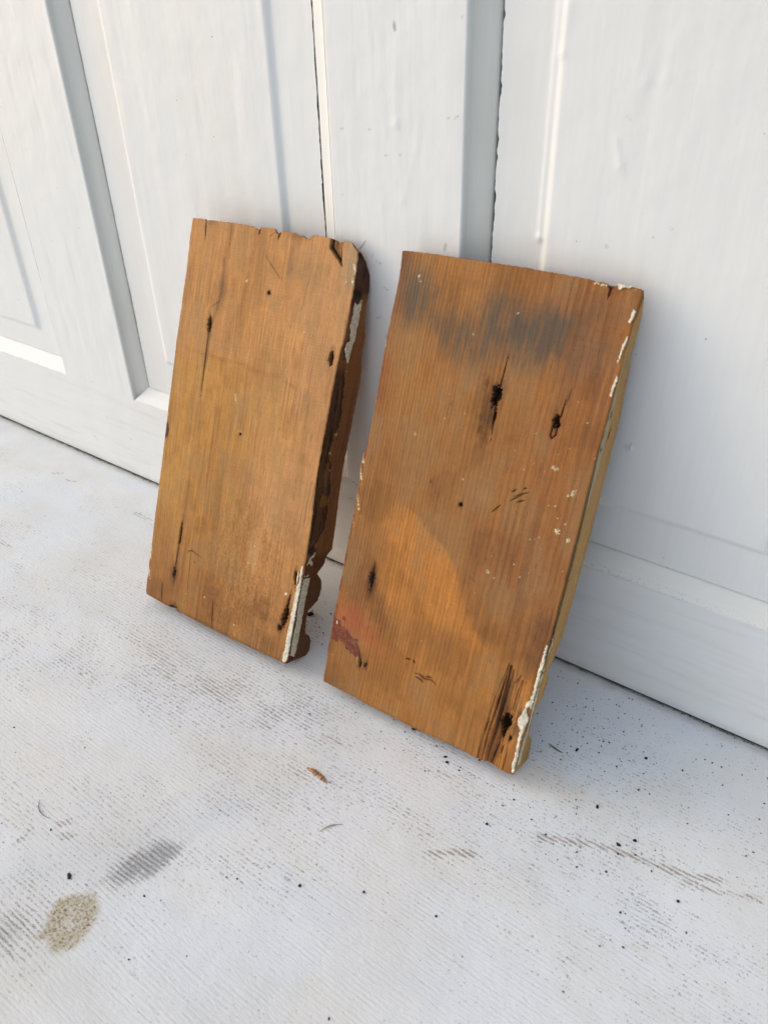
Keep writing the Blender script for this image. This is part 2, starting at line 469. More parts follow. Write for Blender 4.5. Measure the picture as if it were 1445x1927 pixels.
for k, (a, b) in enumerate(PAN):
    zz = zs(ZR, ZT, .004)
    P = Patch()
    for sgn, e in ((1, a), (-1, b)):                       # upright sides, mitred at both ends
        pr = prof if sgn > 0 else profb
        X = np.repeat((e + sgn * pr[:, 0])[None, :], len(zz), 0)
        t = (zz - ZR) / (ZT - ZR)
        mt = pr[None, :, 0] * (1 if sgn > 0 else .05)
        Z = ZR + mt + t[:, None] * ((ZT - ZR) - 2 * mt)
        Y = np.repeat(pr[None, :, 1], len(zz), 0) + .00025 * fbm(X * 300, Z * 40, 61 + k, 2)
        Y[:, 0] = .0004
        dirt = .93 + .05 * fbm(X * 60, Z * 12, 72, 3) - (.10 * ss(.62, 1, pr[:, 0] / MWD))[None, :]  # mottled grime, deepened and warmed to paint shade on right-facing mouldings
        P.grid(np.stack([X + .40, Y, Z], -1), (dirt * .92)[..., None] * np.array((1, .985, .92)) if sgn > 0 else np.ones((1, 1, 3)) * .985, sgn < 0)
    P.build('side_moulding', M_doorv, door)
    for sgn, e, nm in ((1, ZR, 'sill_moulding'), (-1, ZT, 'head_moulding')):
        xx = np.linspace(0, 1, 160)
        X = a + psill[None, :, 0] + xx[:, None] * ((b - a) - psill[None, :, 0] - .0002)
        Z = np.repeat((e + sgn * psill[:, 0])[None, :], len(xx), 0)
        Y = np.repeat(psill[None, :, 1], len(xx), 0) + .0003 * fbm(X * 60, Z * 200, 63 + k, 2)
        Y[:, 0] = .0004
        P = Patch()
        w = np.repeat((.45 * ss(.45, 0, psill[:, 0] / MWD) + .35 * ss(.85, 1, psill[:, 0] / MWD))[None, :], len(xx), 0) * np.clip(.6 + 1.6 * fbm(X * 25, Z * 60, 77, 3), 0, 1)
        P.grid(np.stack([X + .40, Y, Z], -1), (1.06, 1.03, .97) if k == 2 else (1, 1, 1), sgn > 0, w)  # right panel: light painted into the mouldings as a brighter, warmer tint
        P.build(nm, M_doorh, door)
    # raised panel
    px0, px1, pz0, pz1 = a + MWD, b - MWD, ZR + MWD, ZT - MWD
    inl = (.031, .022)[k == 0]
    fine = k > 0
    X, Z = np.meshgrid(np.linspace(0, 1, 230 if fine else 120), zs(pz0 - .0002, pz1, .0011))
    jag = .0007 * fbm(Z * 160, Z * 0 + k, 51, 3) * 1.4 + .0006 * np.sign(fbm(Z * 70, Z * 0 + k, 53, 2)) * (fbm(Z * 30, Z * 0, 54, 2) > 0)
    jag = jag * ss(pz0, pz0 + .03, Z)
    gapL, gapR = (.0005 + np.abs(jag) * 1.9 if k == 2 else .0003 + np.abs(jag) * .9), (.0002 if k == 0 else .0004) + np.abs(jag) * (.1 if k == 0 else .9)
    X = px0 + gapL + X * ((px1 - gapR) - (px0 + gapL))
    dl = np.minimum(np.minimum(X - px0, px1 - X), np.minimum(Z - pz0 + (.0015 if k else 0), pz1 - Z))
    Y = DEP - .0004 - .0027 * ss(inl, inl + .0055, dl)
    if k == 2:                                               # thick paint run down the field's edge, with its drop
        Y = Y - bulge(X, Z, [(-189.6, 470), (-190.2, 380), (-190.6, 289)], 1.9, .0008, .0009)
        Y = Y - bulge(X, Z, [(-140, 384), (-143, 366)], 2.2, .00014, .00025) - bulge(X, Z, [(-131, 392), (-134, 368)], 2.2, .00012, .0002)
        Y = Y - bulge(X, Z, [(-122, 181), (-122, 179)], 1.6, .0006, .0005) - bulge(X, Z, [(-155, 345), (-150, 330)], 2, .0003, .0002)
        Y = Y - bulge(X, Z, [(-187, 400), (-187, 377)], 2.2, .0003, .0004)
    Y = Y + .00030 * fbm(X * 55, Z * 9, 25 + k, 3) + .0006 * np.exp(-((X - px0) / .0012) ** 2)
    c = np.ones(X.shape + (3,)); u, v = X * 1000, Z * 1000
    if k == 2:
        for (p_, q_, w_, s_) in (((-147, 263), (-144.5, 262.5), .8, .6), ((-121, 182), (-121.4, 178), .8, .6), ((-152, 291), (-151, 290), .9, .4), ((-120, 304), (-119, 303), .7, .3), ((-148, 350), (-150, 352), .5, .3)):
            d, p = segdist(u, v, [p_, q_]); c = mix(c, (.4, .4, .42), s_ * (1 - ss(w_ * .3, w_, d)))
    if k == 1:
        c = mix(c, (1, .95, .90), .5 * ell(u, v, -540, 330, 12, 90, 0, .9) + .3 * ell(u, v, -430, 300, 30, 60, 0, .9))
    P = Patch(); P.grid(np.stack([X + .40, Y, Z], -1), c)
    P.build('panel', M_doorv, door)
cv = [(-1.14 + .4, .014, .01), (.19 + .4, .014, .01), (.19 + .4, .014, 1.88), (-1.14 + .4, .014, 1.88)]
cv += [(q[0], .034, q[2]) for q in cv]
mesh_obj('backing', cv, [(0, 1, 2, 3), (7, 6, 5, 4), (0, 4, 5, 1), (1, 5, 6, 2), (2, 6, 7, 3), (3, 7, 4, 0)], M_core, door, smooth=False)

# ------------------------------------------------------------------ the two wooden blocks
BW, BH = 144.5, 286.6
def pl(pts):
    a = np.array(pts, float); o = np.argsort(a[:, 0]); a = a[o]
    return lambda t: np.interp(t, a[:, 0], a[:, 1])

def block(name, frame, outline, profile, front, side, nu=440, nv=880):
    P0, U, V, N = frame
    mw = Matrix.Identity(4)
    for i in range(3):
        mw[i][0], mw[i][1], mw[i][2], mw[i][3] = U[i], V[i], N[i], P0[i]
    root = empty(name, mw)
    uL, uR, vB, vT = outline
    uh, vh = np.meshgrid(np.linspace(0, 1, nu), np.linspace(0, 1, nv))
    v = vB(uh * BW) + (vT(uh * BW) - vB(uh * BW)) * vh
    u = uL(v) + (uR(v) - uL(v)) * uh
    T = pl(profile)
    col, dep = front(u, v)
    e = np.minimum(np.minimum(u - uL(v), uR(v) - u), np.minimum(v - vB(u), vT(u) - v))
    r = .9 + .5 * fbm(u / 9, v / 9, 91, 3)
    t = np.clip(1 - e / r, 0, 1)
    dep = dep + r * (1 - np.sqrt(1 - t * t * .98)) * .8
    X = np.stack([u, v, -dep], -1)
    WT = np.array((1.035, 1.02, .76))
    P = Patch(); P.grid(X, col * WT)
    nd = 84
    for E, sg, cl in ((X[:, -1], 1, side), (X[:, 0], -1, None)):
        k = np.linspace(0, 1, nd)[None, :]
        d0 = -E[:, 2:3]; d = d0 + (np.maximum(T(E[:, 1:2]), d0 + .3) - d0) * k
        vv = np.repeat(E[:, 1:2], nd, 1)
        if cl:
            c, du = cl(vv, d)
            du = du * ss(0, .012, k)
        else:
            c = np.array((.30, .15, .06)) * (1 + .3 * fbm(vv / 20, d * 1.5, 7, 3))[..., None]; du = .25 * fbm(vv / 14, d * .7, 12, 3)
        S = np.stack([np.repeat(E[:, 0:1], nd, 1) + du * (1 if sg > 0 else 1), vv, -d], -1)
        P.grid(S, c * np.array((.95, .95, .82)), sg < 0)
    # moulded back and the two end grains
    nb = 60
    us = np.linspace(0, 1, nb)[None, :]
    vv = X[:, -1, 1][:, None] * us + X[:, 0, 1][:, None] * (1 - us)
    uu = X[:, -1, 0][:, None] * us + X[:, 0, 0][:, None] * (1 - us)
    cb = np.array((.30, .16, .07)) * (1 + .3 * fbm(uu / 30, vv * .6, 8, 3))[..., None]
    P.grid(np.stack([uu, vv, -np.maximum(T(vv), .6)], -1), cb, True)
    for E, fl_ in ((X[-1], False), (X[0], True)):
        k = np.linspace(0, 1, 14)[:, None]
        d0 = -E[None, :, 2]; d = d0 + (np.maximum(T(E[None, :, 1]), d0 + .5) - d0) * k
        ve = np.repeat(E[None, :, 1], 14, 0) + .35 * fbm(E[None, :, 0] * .9, d * .5, 19, 3) * np.sin(k * math.pi)
        ce = np.array((.20, .105, .045)) * (1 + .5 * fbm(E[None, :, 0] * .8, d * .35, 9, 3))[..., None]
        P.grid(np.stack([np.repeat(E[None, :, 0], 14, 0), ve, -d], -1), ce, fl_)
    for i in range(len(P.v)): P.v[i] = P.v[i] / 1000
    P.build('wood_body', M_wood, root)
    return root

class Face:
    """collects colour and depth of one face of a block, in millimetres"""
    def __init__(s, u, v, col): s.u, s.v, s.c, s.d = u, v, col, np.zeros(u.shape)
    def stain(s, col, f): s.c = mix(s.c, col, np.clip(f, 0, 1))
    def dark(s, k, f): s.c = s.c * (1 - (1 - np.array(k)) * np.clip(f, 0, 1)[..., None])
    def line(s, pts, w, depth, dk=.8, col=(.035, .02, .012), taper=True, jit=.3):
        d, p = segdist(s.u, s.v, pts)
        ww = w * (np.clip(np.sin(np.pi * np.clip(p, 0.02, .98)), .15, 1) if taper else 1)
        d = d + jit * w * fbm(s.u * 1.3, s.v * .5, 77, 2)
        f = 1 - ss(ww * .25, ww * 1.15, d)
        s.d = s.d + depth * f; s.stain(col, dk * .85 * f); s.dark((.6, .55, .5), .5 * (1 - ss(ww, ww * 3, d)))
    def hole(s, cu, cv, ru, rv, depth, seed=1, rot=0, wob=.35, halo=True):
        f = ell(s.u, s.v, cu, cv, ru, rv, rot, .3, wob, seed, .9)
        if halo:
            h = ell(s.u, s.v, cu, cv, ru * 1.6, rv * 1.9, rot, .7, .3, seed + 4, .5)
            s.dark((.5, .42, .37), h * .8)
        s.d = s.d + depth * f; s.stain((.022, .014, .010), f * .94)
    def speck(s, cu, cv, r, col=(.74, .70, .62), seed=1, k=.95, rv=None):
        f = ell(s.u, s.v, cu, cv, r, rv or r, 20, .3, .7, seed, 1.1)
        s.stain(col, k * f); s.d = s.d - .12 * f

def front_left(u, v):
    A = s2l(189, 134, 88); Y = s2l(190, 137, 78); PK = s2l(198, 143, 104); BT = s2l(158, 106, 62)
    c = np.ones(u.shape + (3,)) * A
    w = fbm(u / 40, v / 60, 2, 3)
    s = Face(u, v, c)
    s.stain(Y, ss(200, 185, v + 8 * w) * ss(100, 60, u + 14 * w) * .9)
    s.stain(PK, ss(80, 125, u + 22 * w) * ss(40, 110, v) * .75)
    s.stain(BT, ss(120, 25, v + 40 * w) * (.6 + .4 * ss(150, 40, u)) * .95)
    s.stain(s2l(160, 104, 52), ell(u, v, 55, 110, 20, 60, 0, .9, .3, 4, .05) * .55)
    s.stain(s2l(192, 138, 76), ell(u, v, 100, 165, 20, 40, 10, .9, .3, 5, .05) * .35)
    # grain running up the board
    g = fbm(u * .6 + 3 * fbm(u / 25, v / 70, 13, 3), v / 46, 14, 5); g2 = fbm(u * .14, v / 150, 16, 3); g3_ = vn(u * 1.9, v / 22, 18)
    s.c = s.c * (1 + .17 * g + .11 * g2 + .09 * g3_)[..., None]
    s.dark((.62, .6, .62), np.clip(g2 * 3 - .55, 0, 1) * .45)
    s.dark((.5, .48, .47), ss(.28, .5, vn(u * .8 + 5, v / 60, 23)) * ss(.1, .5, vn(u / 20, v / 30, 24)) * .4)
    s.d = s.d - .07 * g - .03 * g3_
    mo = fbm(u / 16, v / 24, 26, 4); s.stain(s2l(150, 122, 92), np.clip(mo * 1.2 - .12, 0, .26)); s.dark((.66, .62, .56), np.clip(-mo * 1.5 - .12, 0, .45))
    saw = np.sin(v * 2 * np.pi / 1.9 + u * .05 + 2 * w) * ss(0, .4, fbm(u / 30, v / 40, 28, 2))
    s.c = s.c * (1 + .035 * saw)[..., None]; s.d = s.d + .02 * saw
    # fuzzy raised fibres low down
    fz = np.clip(fbm(u * .9, v * .6, 33, 3) * 2.2, -1, 1) * ss(130, 60, v) * ss(40, 80, u) * ss(142, 118, u)
    s.c = s.c * (1 + .16 * fz)[..., None]; s.d = s.d - .07 * fz
    # stains
    d, p = segdist(u, v, [(5, 197), (36, 195), (61, 195.5), (92, 193.5), (114, 190)])
    d = d + 1.6 * fbm(u / 7, v / 7, 35, 3)
    s.dark((.72, .66, .58), (1 - ss(.4, 2.6, np.abs(d))) * .6 * (.6 + .8 * fbm(u / 6, v / 6, 37, 2)))
    s.dark((.82, .74, .62), ell(u, v, 62, 190, 30, 6, -4, .8) * .35)
    for cu, cv, ru, rv, a in ((92, 268, 2.5, 11, .5), (108, 262, 6, 10, .28), (55, 225, 4, 26, .22), (84, 104, 5, 16, .35), (113, 33, 5, 7, .5), (118, 27, 3, 5, .5),
                              (60, 90, 4, 30, .25), (88, 75, 8, 12, .25), (118, 90, 6, 30, .2), (47, 205, 3, 10, .3), (30, 60, 2.5, 40, .3), (72, 25, 9, 16, .25), (126, 160, 5, 40, .22), (128, 6, 14, 8, .5), (95, 200, 20, 12, .18)):
        s.dark((.45, .43, .44), ell(u, v, cu, cv, ru, rv, 0, .9, .4, int(cu), .16) * a)
    s.stain(s2l(158, 138, 120), ell(u, v, 139.5, 275, 7, 15, 5, .8, .3, 6, .1) * .62)
    s.stain(s2l(196, 160, 120), ell(u, v, 100, 67, 5, 10, 0, .9) * .4)
    s.stain(s2l(60, 25, 30), ell(u, v, -.2, 134, 2.6, 6.5, 0, .3, .3) * .9)
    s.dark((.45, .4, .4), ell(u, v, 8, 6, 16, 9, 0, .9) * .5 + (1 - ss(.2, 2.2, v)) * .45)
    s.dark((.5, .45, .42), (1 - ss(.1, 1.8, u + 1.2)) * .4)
    # dark run of the grain through the nail hole
    d, p = segdist(u, v, [(34, 262), (36, 240), (30, 215), (29.5, 172), (36, 114)])
    s.dark((.38, .35, .34), (1 - ss(.3, 2.2, d + fbm(u * .8, v / 18, 41, 3) * 1.6)) * .55 * ss(1, .6, p))
    s.line([(29.2, 215), (29.4, 195), (30, 165)], .45, .7, .7)
    s.dark((.5, .45, .43), ell(u, v, 36, 243, 4, 12, 0, .8) * .5)
    # holes and cracks
    s.hole(28.8, 217, 1.5, 4.8, 5, 3, 6)
    s.hole(77.7, 246.5, 1.15, 1.15, 3.5, 4, 10, .2)
    s.hole(136.6, 215, 1.5, 4.3, 5, 5)
    s.hole(71.5, 148.2, .9, .9, 3, 6, 0, .2); s.stain(s2l(206, 160, 95), ell(u, v, 70.5, 149, 2.2, 2, 0, .5) * .4 * (np.hypot(u - 71.5, v - 148.2) > 1))
    s.hole(28.9, 60, .9, 7.5, 4, 7, 0, .3); s.line([(28.7, 54), (28.3, 40), (28.2, 30)], .5, .8, .75)
    s.hole(27.9, 27.5, 1.5, 4.2, 1.4, 8, 0, .6); s.dark((.4, .36, .34), ell(u, v, 27.9, 28, 3.4, 7, 0, .7) * .5)
    s.line([(38.5, 46), (39.2, 49.6), (43, 51), (48, 49.5), (55.5, 48.6)], .45, .6, .6, taper=True); s.line([(46, 44), (47, 42)], .4, .4, .5)
    s.line([(69.8, 22), (71, 10), (72.4, -1.5)], .42, 1.2, .85); s.line([(16.5, 19), (18.9, -1.9)], .4, 1., .7); s.line([(41, 60), (44, 10)], .3, .3, .25)
    s.hole(31.6, 0, 3.2, 2.2, 1.6, 9, 0, .5)
    s.hole(139.1, 64.5, 1.0, 4.2, 3.5, 10, 8, .3); s.hole(136.3, 33.5, 2.2, 6.6, 7, 11, -3, .3); s.hole(137, 43, .8, 6, 3, 12, -4, .3)
    s.hole(133.4, 23.5, 1.5, 2, 2, 13, 0, .6)
    s.speck(133.6, 49.6, .95, (.8, .78, .74), 3, 1, 1.4); s.speck(57, 251, .6, seed=5); s.speck(62.5, 172, .8, seed=6, k=.5, rv=2); s.speck(100, 74, .6, seed=7); s.speck(97, 60, .6, seed=8)
    for a, b in ((57.6, 251.5), (112, 227), (137.8, 262.8), (42, 16), (61, 20), (93, 10)): s.speck(a, b, .5, seed=int(a), k=.7)
    s.line([(68.4, 271.3), (78, 263), (88.8, 254.7)], .35, .25, .35, col=s2l(120, 70, 30)); s.line([(27, 228), (38, 236)], .35, .2, .3, col=s2l(120, 70, 30))
    s.line([(70.5, 281), (75, 285.5)], .3, .2, .3)
    s.line([(12.4, 287), (13.2, 281), (14.2, 273)], .5, 1.0, .8); s.line([(36.8, 287), (37.4, 270)], .3, .4, .4); s.line([(61.8, 286), (61.9, 281.5)], .55, 1.5, .9); s.line([(79, 287), (78.8, 281)], .7, 1.8, .9)
    s.dark((.45, .4, .36), ell(u, v, 18, 286, 5, 3.5, 0, .7) * .6 + ell(u, v, 98, 286.5, 9, 3, 0, .7) * .6)
    # split-out triangle at the top right
    tri = [(120.5, 289), (120.2, 281.5), (132.6, 271.2), (130.6, 281), (130.4, 285), (127, 289)]
    ins = poly_in(u + .5 * fbm(u, v * .4, 43, 2), v, tri)
    dl = segdist(u, v, [(120.2, 290), (120.2, 281.5), (132.6, 271.2)])[0]
    f = ins * 1.0
    s.d = s.d + f * (1.4 + 3.2 * np.exp(-dl / 1.6))
    s.stain(s2l(150, 100, 56), f * .85); s.dark((.35, .28, .24), f * ss(-.05, .35, fbm(u * 1.2, v / 9, 45, 3)) * .8)
    s.stain((.02, .013, .01), f * np.clip(np.exp(-dl / 1.5) * 1.4 + (vn(u * 1.5, v / 8, 44) > .35) * .55 * ss(9, 4, dl), 0, 1))
    # worn rounding of the right arris, top corner
    s.dark((.35, .28, .24), (1 - ss(.2, 1.4, 144.6 - u)) * .3)
    s.speck(142.6, 271, .7, seed=21, rv=2.2); s.speck(142.8, 263.5, .8, seed=22, rv=1.6)
    s.speck(0, 34, .9, seed=25, rv=3, k=.8); s.speck(.3, 22, .9, seed=26, rv=6, k=.75); s.speck(.2, 40, .7, seed=27, rv=5, k=.7); s.speck(-.5, 90, .6, seed=28, rv=3, k=.6)
    return s.c, s.d

JAG = pl([(266, 5), (258, 11), (252, 10), (240, 10), (226, 11), (215, 8.5), (210, 8.1), (199, 13.2), (187, 14), (170, 16), (161, 12), (150, 11.5), (143, 15.3), (124, 18), (110, 18), (98, 18.2), (90, 12), (85.5, 5.2), (82, 0)])
def side_left(v, d):
    c = np.ones(v.shape + (3,)) * s2l(142, 93, 52)
    g = fbm(d * .9, v / 60, 101, 4)
    s = Face(d, v, c * (1 + .45 * g)[..., None])
    j = JAG(v) + 1.0 * fbm(v / 9, v * 0, 103, 3) * 2 + 1.5 * (np.mod(v / 5.3 + fbm(v / 7, v * 0, 104, 2), 1) - .5) * ss(0, .25, vn(v / 8, v * 0, 106)) + .5 * fbm(v / 1.6, v * 0, 108, 2)
    ing = ss(j + .25, j - .35, d) * ss(81, 84, v) * ss(262, 255, v) * (1 - .75 * ss(204, 212, v))
    fib = fbm(d * .8 + fbm(v / 25, d / 6, 105, 2), v / 26, 107, 4)
    depth = (.75 + .5 * fbm(v / 18, d / 7, 109, 3) + .8 * fib) * ing
    depth = depth * ss(0, 1.0, d) + .5 * np.exp(-((d - j) / .8) ** 2) * ing
    du = -depth + .35 * np.exp(-((d - j - .6) / .7) ** 2) * ss(84, 90, v) * ss(212, 205, v) + .12 * g
    fs = fbm(d * 1.6 + fbm(v / 20, d / 5, 113, 2), v / 11, 115, 4)
    dk = s2l(98, 66, 40) * np.clip(1 + 1.1 * fib + 1.3 * fs, .12, 2.4)[..., None]
    s.c = s.c + (dk - s.c) * ing[..., None]
    s.stain((.02, .012, .008), ing * np.clip(np.exp(-((d - j + .8) / 1.0) ** 2) * .6 + ss(.2, .5, fib) * .4, 0, 1))
    s.stain(s2l(150, 105, 55), ing * ell(d, v, 13, 118, 4, 5, 0, .3, .4, 4, .3) * .8)
    s.stain(s2l(140, 100, 56), ing * ell(d, v, 13, 135, 3.5, 8, 0, .4, .4, 5, .3) * .6)
    for a, b in ((15, 140), (11, 152), (14, 165), (12, 208)): s.speck(a, b, .6, (.55, .38, .2), int(b))
    # dark worn top corner
    tp = ss(238, 252, v - d * .6)
    s.stain(s2l(62, 30, 20), tp * (.85 - .5 * ss(8, 14, d) * ss(262, 250, v))); s.stain((.01, .007, .006), ell(d, v, 3, 281, 5, 4, 0, .5, .4) * .9 + ell(d, v, 10, 270, 2, 5, 0, .5) * .6 + ell(d, v, 6.5, 257, 4.5, 2.6, 0, .4) * .9)
    du = du - 1.0 * ell(d, v, 3, 280, 5, 6, 0, .7) + .5 * tp * fbm(v / 5, d / 4, 111, 3) - 1.2 * ell(d, v, 6.5, 258, 4, 3, 0, .5)
    # paint seat and low end
    s.stain(s2l(92, 52, 28), ss(84, 76, v) * .75)
    s.stain((.02, .012, .009), ell(d, v, 5, 84, 4, 2.5, 0, .5, .5) * .9 + ell(d, v, 6, 3, 3.5, 3, 0, .5, .5) * .9)
    return s.c, du

def front_right(u, v):
    w = fbm(u / 40, v / 60, 202, 3)
    c = np.ones(u.shape + (3,)) * s2l(153, 102, 59)
    s = Face(u, v, c)
    s.stain(s2l(172, 116, 66), ss(90, 20, u + 20 * w) * ss(150, 220, v) * .5)
    s.stain(s2l(154, 98, 58), ss(60, 130, u + 16 * w) * ss(70, 130, v) * .7)
    s.stain(s2l(170, 113, 60), ss(75, 45, v + 14 * w) * ss(10, 50, u) * .6)
    # the brighter orange patch with its clear curved edge on the right
    eu = np.interp(v, [-5, 30, 69, 79, 99, 119, 134, 142], [150, 138, 108, 97, 86, 71, 48, 26])
    dd = eu - u + 5 * fbm(u / 14, v / 14, 205, 4) + 2.6 * fbm(u * .55, v / 30, 206, 3)
    edge = .35 + .65 * ss(60, 80, v)
    f = ss(-2.2, 3, dd) * edge * (.9 + .35 * fbm(u / 18, v / 40, 207, 3)) * ss(12, 40, u + 6 * w) * ss(150, 120, v + 6 * w) * ss(15, 60, v)
    s.stain(s2l(190, 124, 63), np.clip(f, 0, 1) * .9)
    s.stain(s2l(142, 94, 60), ell(u, v, 98, 125, 22, 34, 20, .8, .3, 7, .05) * .55 + ell(u, v, 132, 120, 14, 40, 0, .8, .3, 8, .05) * .55)
    s.stain(s2l(128, 84, 52), ell(u, v, 14, 75, 14, 26, 5, .9, .3, 9, .06) * .6 + ell(u, v, 36, 62, 7, 18, 20, .9, .3) * .35)
    s.stain(s2l(140, 80, 48), ss(16, 2, u) * ss(150, 210, v) * .6)
    # year rings: close and crisp on the left, wide on the right
    pu = u + 2.6 * fbm(u / 60, v / 120, 211, 2) + .55 * fbm(u / 6, v / 26, 213, 3)
    phs = np.interp(pu, [-6, 0, 30, 60, 90, 120, 150], [-2.7, 0, 13.6, 26, 36, 43, 48.5]) * 2 * np.pi
    rg = (.5 + .5 * np.cos(phs)) ** 2
    amp = np.interp(u, [0, 50, 90, 145], [.27, .20, .14, .11]) * (.7 + .6 * fbm(u / 25, v / 50, 215, 2))
    g = fbm(u * .6 + 1.5 * fbm(u / 15, v / 50, 216, 2), v / 48, 217, 5); g3_ = vn(u * 2.1, v / 20, 219)
    s.c = s.c * (1 - amp * rg * 1.1 + .05 + .17 * g + .08 * g3_)[..., None]
    mo = fbm(u / 18, v / 26, 226, 4); s.stain(s2l(150, 116, 86), np.clip(mo * 1.5 - .1, 0, .38)); s.dark((.62, .6, .58), np.clip(-mo * 1.6 - .12, 0, .5))
    s.d = s.d - .11 * rg * np.interp(u, [0, 60, 145], [1, .7, .45]) - .05 * g
    dk = ss(.3, .55, vn(u * .55, v / 70, 221)) * ss(75, 110, u)
    s.dark((.62, .58, .55), dk * .45)
    # grey weather stain at the top
    gy = np.zeros(u.shape)
    for cu, cv, ru, rv, a in ((88, 255, 26, 14, .8), (57, 243, 17, 12, .62), (98, 262, 16, 9, .5), (14, 262, 11, 14, .62), (120, 272, 14, 8, .35), (31, 250, 12, 6, .3), (75, 246, 26, 9, .45), (112, 255, 18, 20, .35), (6, 278, 8, 8, .4)):
        gy = np.maximum(gy, a * ell(u, v, cu, cv, ru, rv, -8, .9, .35, int(cu), .06)) + .15 * a * ell(u, v, cu, cv, ru, rv, 0, .9)
    s.stain(s2l(82, 76, 76), np.clip(1.12 * gy * (.85 + .5 * fbm(u / 3, v / 20, 223, 3)), 0, .85))
    s.dark((.6, .5, .45), ss(.5, .0, (144 - u) / 12) * ss(180, 240, v) * .3)
    s.stain(s2l(150, 122, 96), ell(u, v, 60, 225, 7, 9, 0, .9) * .3 + ell(u, v, 85, 165, 8, 12, 0, .9) * .35)
    # red stain
    s.stain(s2l(176, 88, 60), ell(u, v, 11, 52, 11, 12, 30, .7, .35, 11, .12) * .5 + ell(u, v, 31, 46, 12, 7, -30, .9, .3, 12, .1) * .35)
    rd = np.maximum(ell(u, v, 5, 41, 7, 7.5, 20, .16, .55, 13, .26), np.maximum(ell(u, v, 14, 35, 8.5, 5.5, -30, .16, .55, 14, .28), ell(u, v, 22, 31.5, 4.5, 3.4, -60, .16, .5, 15, .3)))
    rd = rd * (.62 + .38 * ss(-.35, .15, fbm(u * .55, v * .55, 225, 3)))
    s.stain(s2l(104, 42, 46), rd * .9); s.d = s.d - .08 * rd
    s.speck(3, 45.5, .8, (.85, .78, .8), 5); 
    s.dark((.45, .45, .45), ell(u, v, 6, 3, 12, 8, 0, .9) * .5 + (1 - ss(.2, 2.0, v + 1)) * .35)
    # rotted, fibrous corner
    ins = poly_in(u + 1.0 * fbm(u * .5, v / 10, 227, 3), v + 3 * fbm(u * .9, v / 30, 229, 2), [(124.5, 66), (121, 40), (119, -4), (137, -4), (138, 30), (140, 50), (137, 60), (133, 61), (131, 56), (128, 66)]) * 1.0
    fib = fbm(u * .95, v / 40, 231, 4)
    s.d = s.d + ins * (.7 + .9 * np.clip(fib, -1, 1))
    s.stain(s2l(176, 116, 62) , ins * .7)
    s.dark((.22, .17, .14), ins * np.clip(ss(-.15, .35, fib) * 1.0, 0, 1) * (.35 + .65 * ss(134, 124, u + (v - 20) * .02)))
    s.dark((.3, .24, .2), ins * ell(u, v, 126.5, 20, 4, 36, 2, .7, .3) * .8)
    s.stain(s2l(176, 128, 90), ell(u, v, 136.5, 35, 3, 16, 0, .6) * .5)
    s.stain(s2l(80, 50, 45), ell(u, v, 138.5, 33, 2.2, 7, 0, .6, .4) * .7 + ell(u, v, 139, 80, 4.5, 16, 0, .8, .4) * .45)
    s.hole(131.6, 30.5, 2.7, 5.6, 8, 31, -4, .22); s.hole(131.8, 23, .9, 2.5, 3, 33, 0, .4); s.hole(136.4, 21.5, .8, 1.8, 2, 34); s.line([(133.5, 16), (133.4, 9)], .6, 1., .6)
    s.line([(125, 62), (122.5, 20)], .5, 1., .6); s.line([(128, 60), (126.5, 12)], .4, 1., .55); s.line([(131, 17), (128.5, -2)], .45, 1., .6); s.line([(134, 57), (133.5, 40)], .35, .7, .5)
    # holes and splits
    s.dark((.35, .31, .29), ell(u, v, 76, 207, 4.6, 15, 6, .6, .4, 41, .3) * (.5 + .5 * ss(-.2, .4, fbm(u * 1.1, v / 25, 233, 3))) * .9)
    s.line([(81, 243), (80.4, 228), (79.6, 217), (80.8, 203), (82, 191)], .5, 1.6, .78, jit=.2)
    s.hole(79.2, 217.3, 2.0, 5.0, 6, 42, -4, .45); s.hole(77, 221, 1.0, 1.6, 2, 43); s.hole(81, 206, .7, 3, 2, 44)
    s.hole(117.2, 211.5, 1.6, 3.0, 5, 45, 10, .5); s.line([(119.3, 225), (118.8, 216), (118, 212)], .5, 1.5, .75)
    s.line([(115.6, 209), (115.4, 204), (116.6, 202), (118.4, 204.5), (118.2, 210)], .5, 1.0, .85, taper=False); s.line([(121, 232), (120.2, 222)], .3, .5, .5)
    s.hole(72.2, 149.9, 1.1, 1.1, 3.5, 46, 0, .3); s.dark((.4, .35, .3), ell(u, v, 49.9, 158, .8, 1.3, 0, .5) * .8 + ell(u, v, 52.3, 206.6, .6, .6, 0, .4) + ell(u, v, 62, 193, .4, .5, 0, .4))
    for a, b in (((101.6, 161.2), (107.5, 166.6)), ((103.2, 164.5), (111.5, 169.3)), ((105, 161.3), (110.5, 164.4)), ((101.4, 166.4), (104, 169)), ((107.5, 170), (109.7, 171.5)), ((92.2, 151.4), (96.8, 157.4))):
        s.line([a, b], .5, .7, .7, col=s2l(70, 40, 22), jit=.15)
    s.hole(22.8, 84, 1.5, 4.5, 1.2, 50, 3, .7); s.line([(22.6, 96), (22.8, 86), (23.8, 74)], .55, .8, .7); s.dark((.42, .38, .35), ell(u, v, 23, 84, 3.5, 12, 0, .8) * .7)
    s.hole(25.6, 25.6, 1.3, 3.0, 3.5, 51, 10, .3); s.stain(s2l(205, 165, 105), ell(u, v, 23.9, 26, .9, 3, 10, .3) * .7); s.hole(30.6, 25, .9, 1.6, .8, 52, 0, .6)
    for pts in ([(66, 35), (70, 35.6), (74, 34.2), (79, 35.3), (82.5, 33.6)], [(67, 33), (71, 32.6), (74, 31.2)], [(74, 36), (79, 37)], [(58, 42), (62, 42.6)], [(63, 43.5), (65, 41)]):
        s.line(pts, .6, 1.0, .7, col=s2l(60, 36, 20))
    s.line([(86, 110), (96, 106)], .3, .1, .2, col=s2l(190, 150, 110))
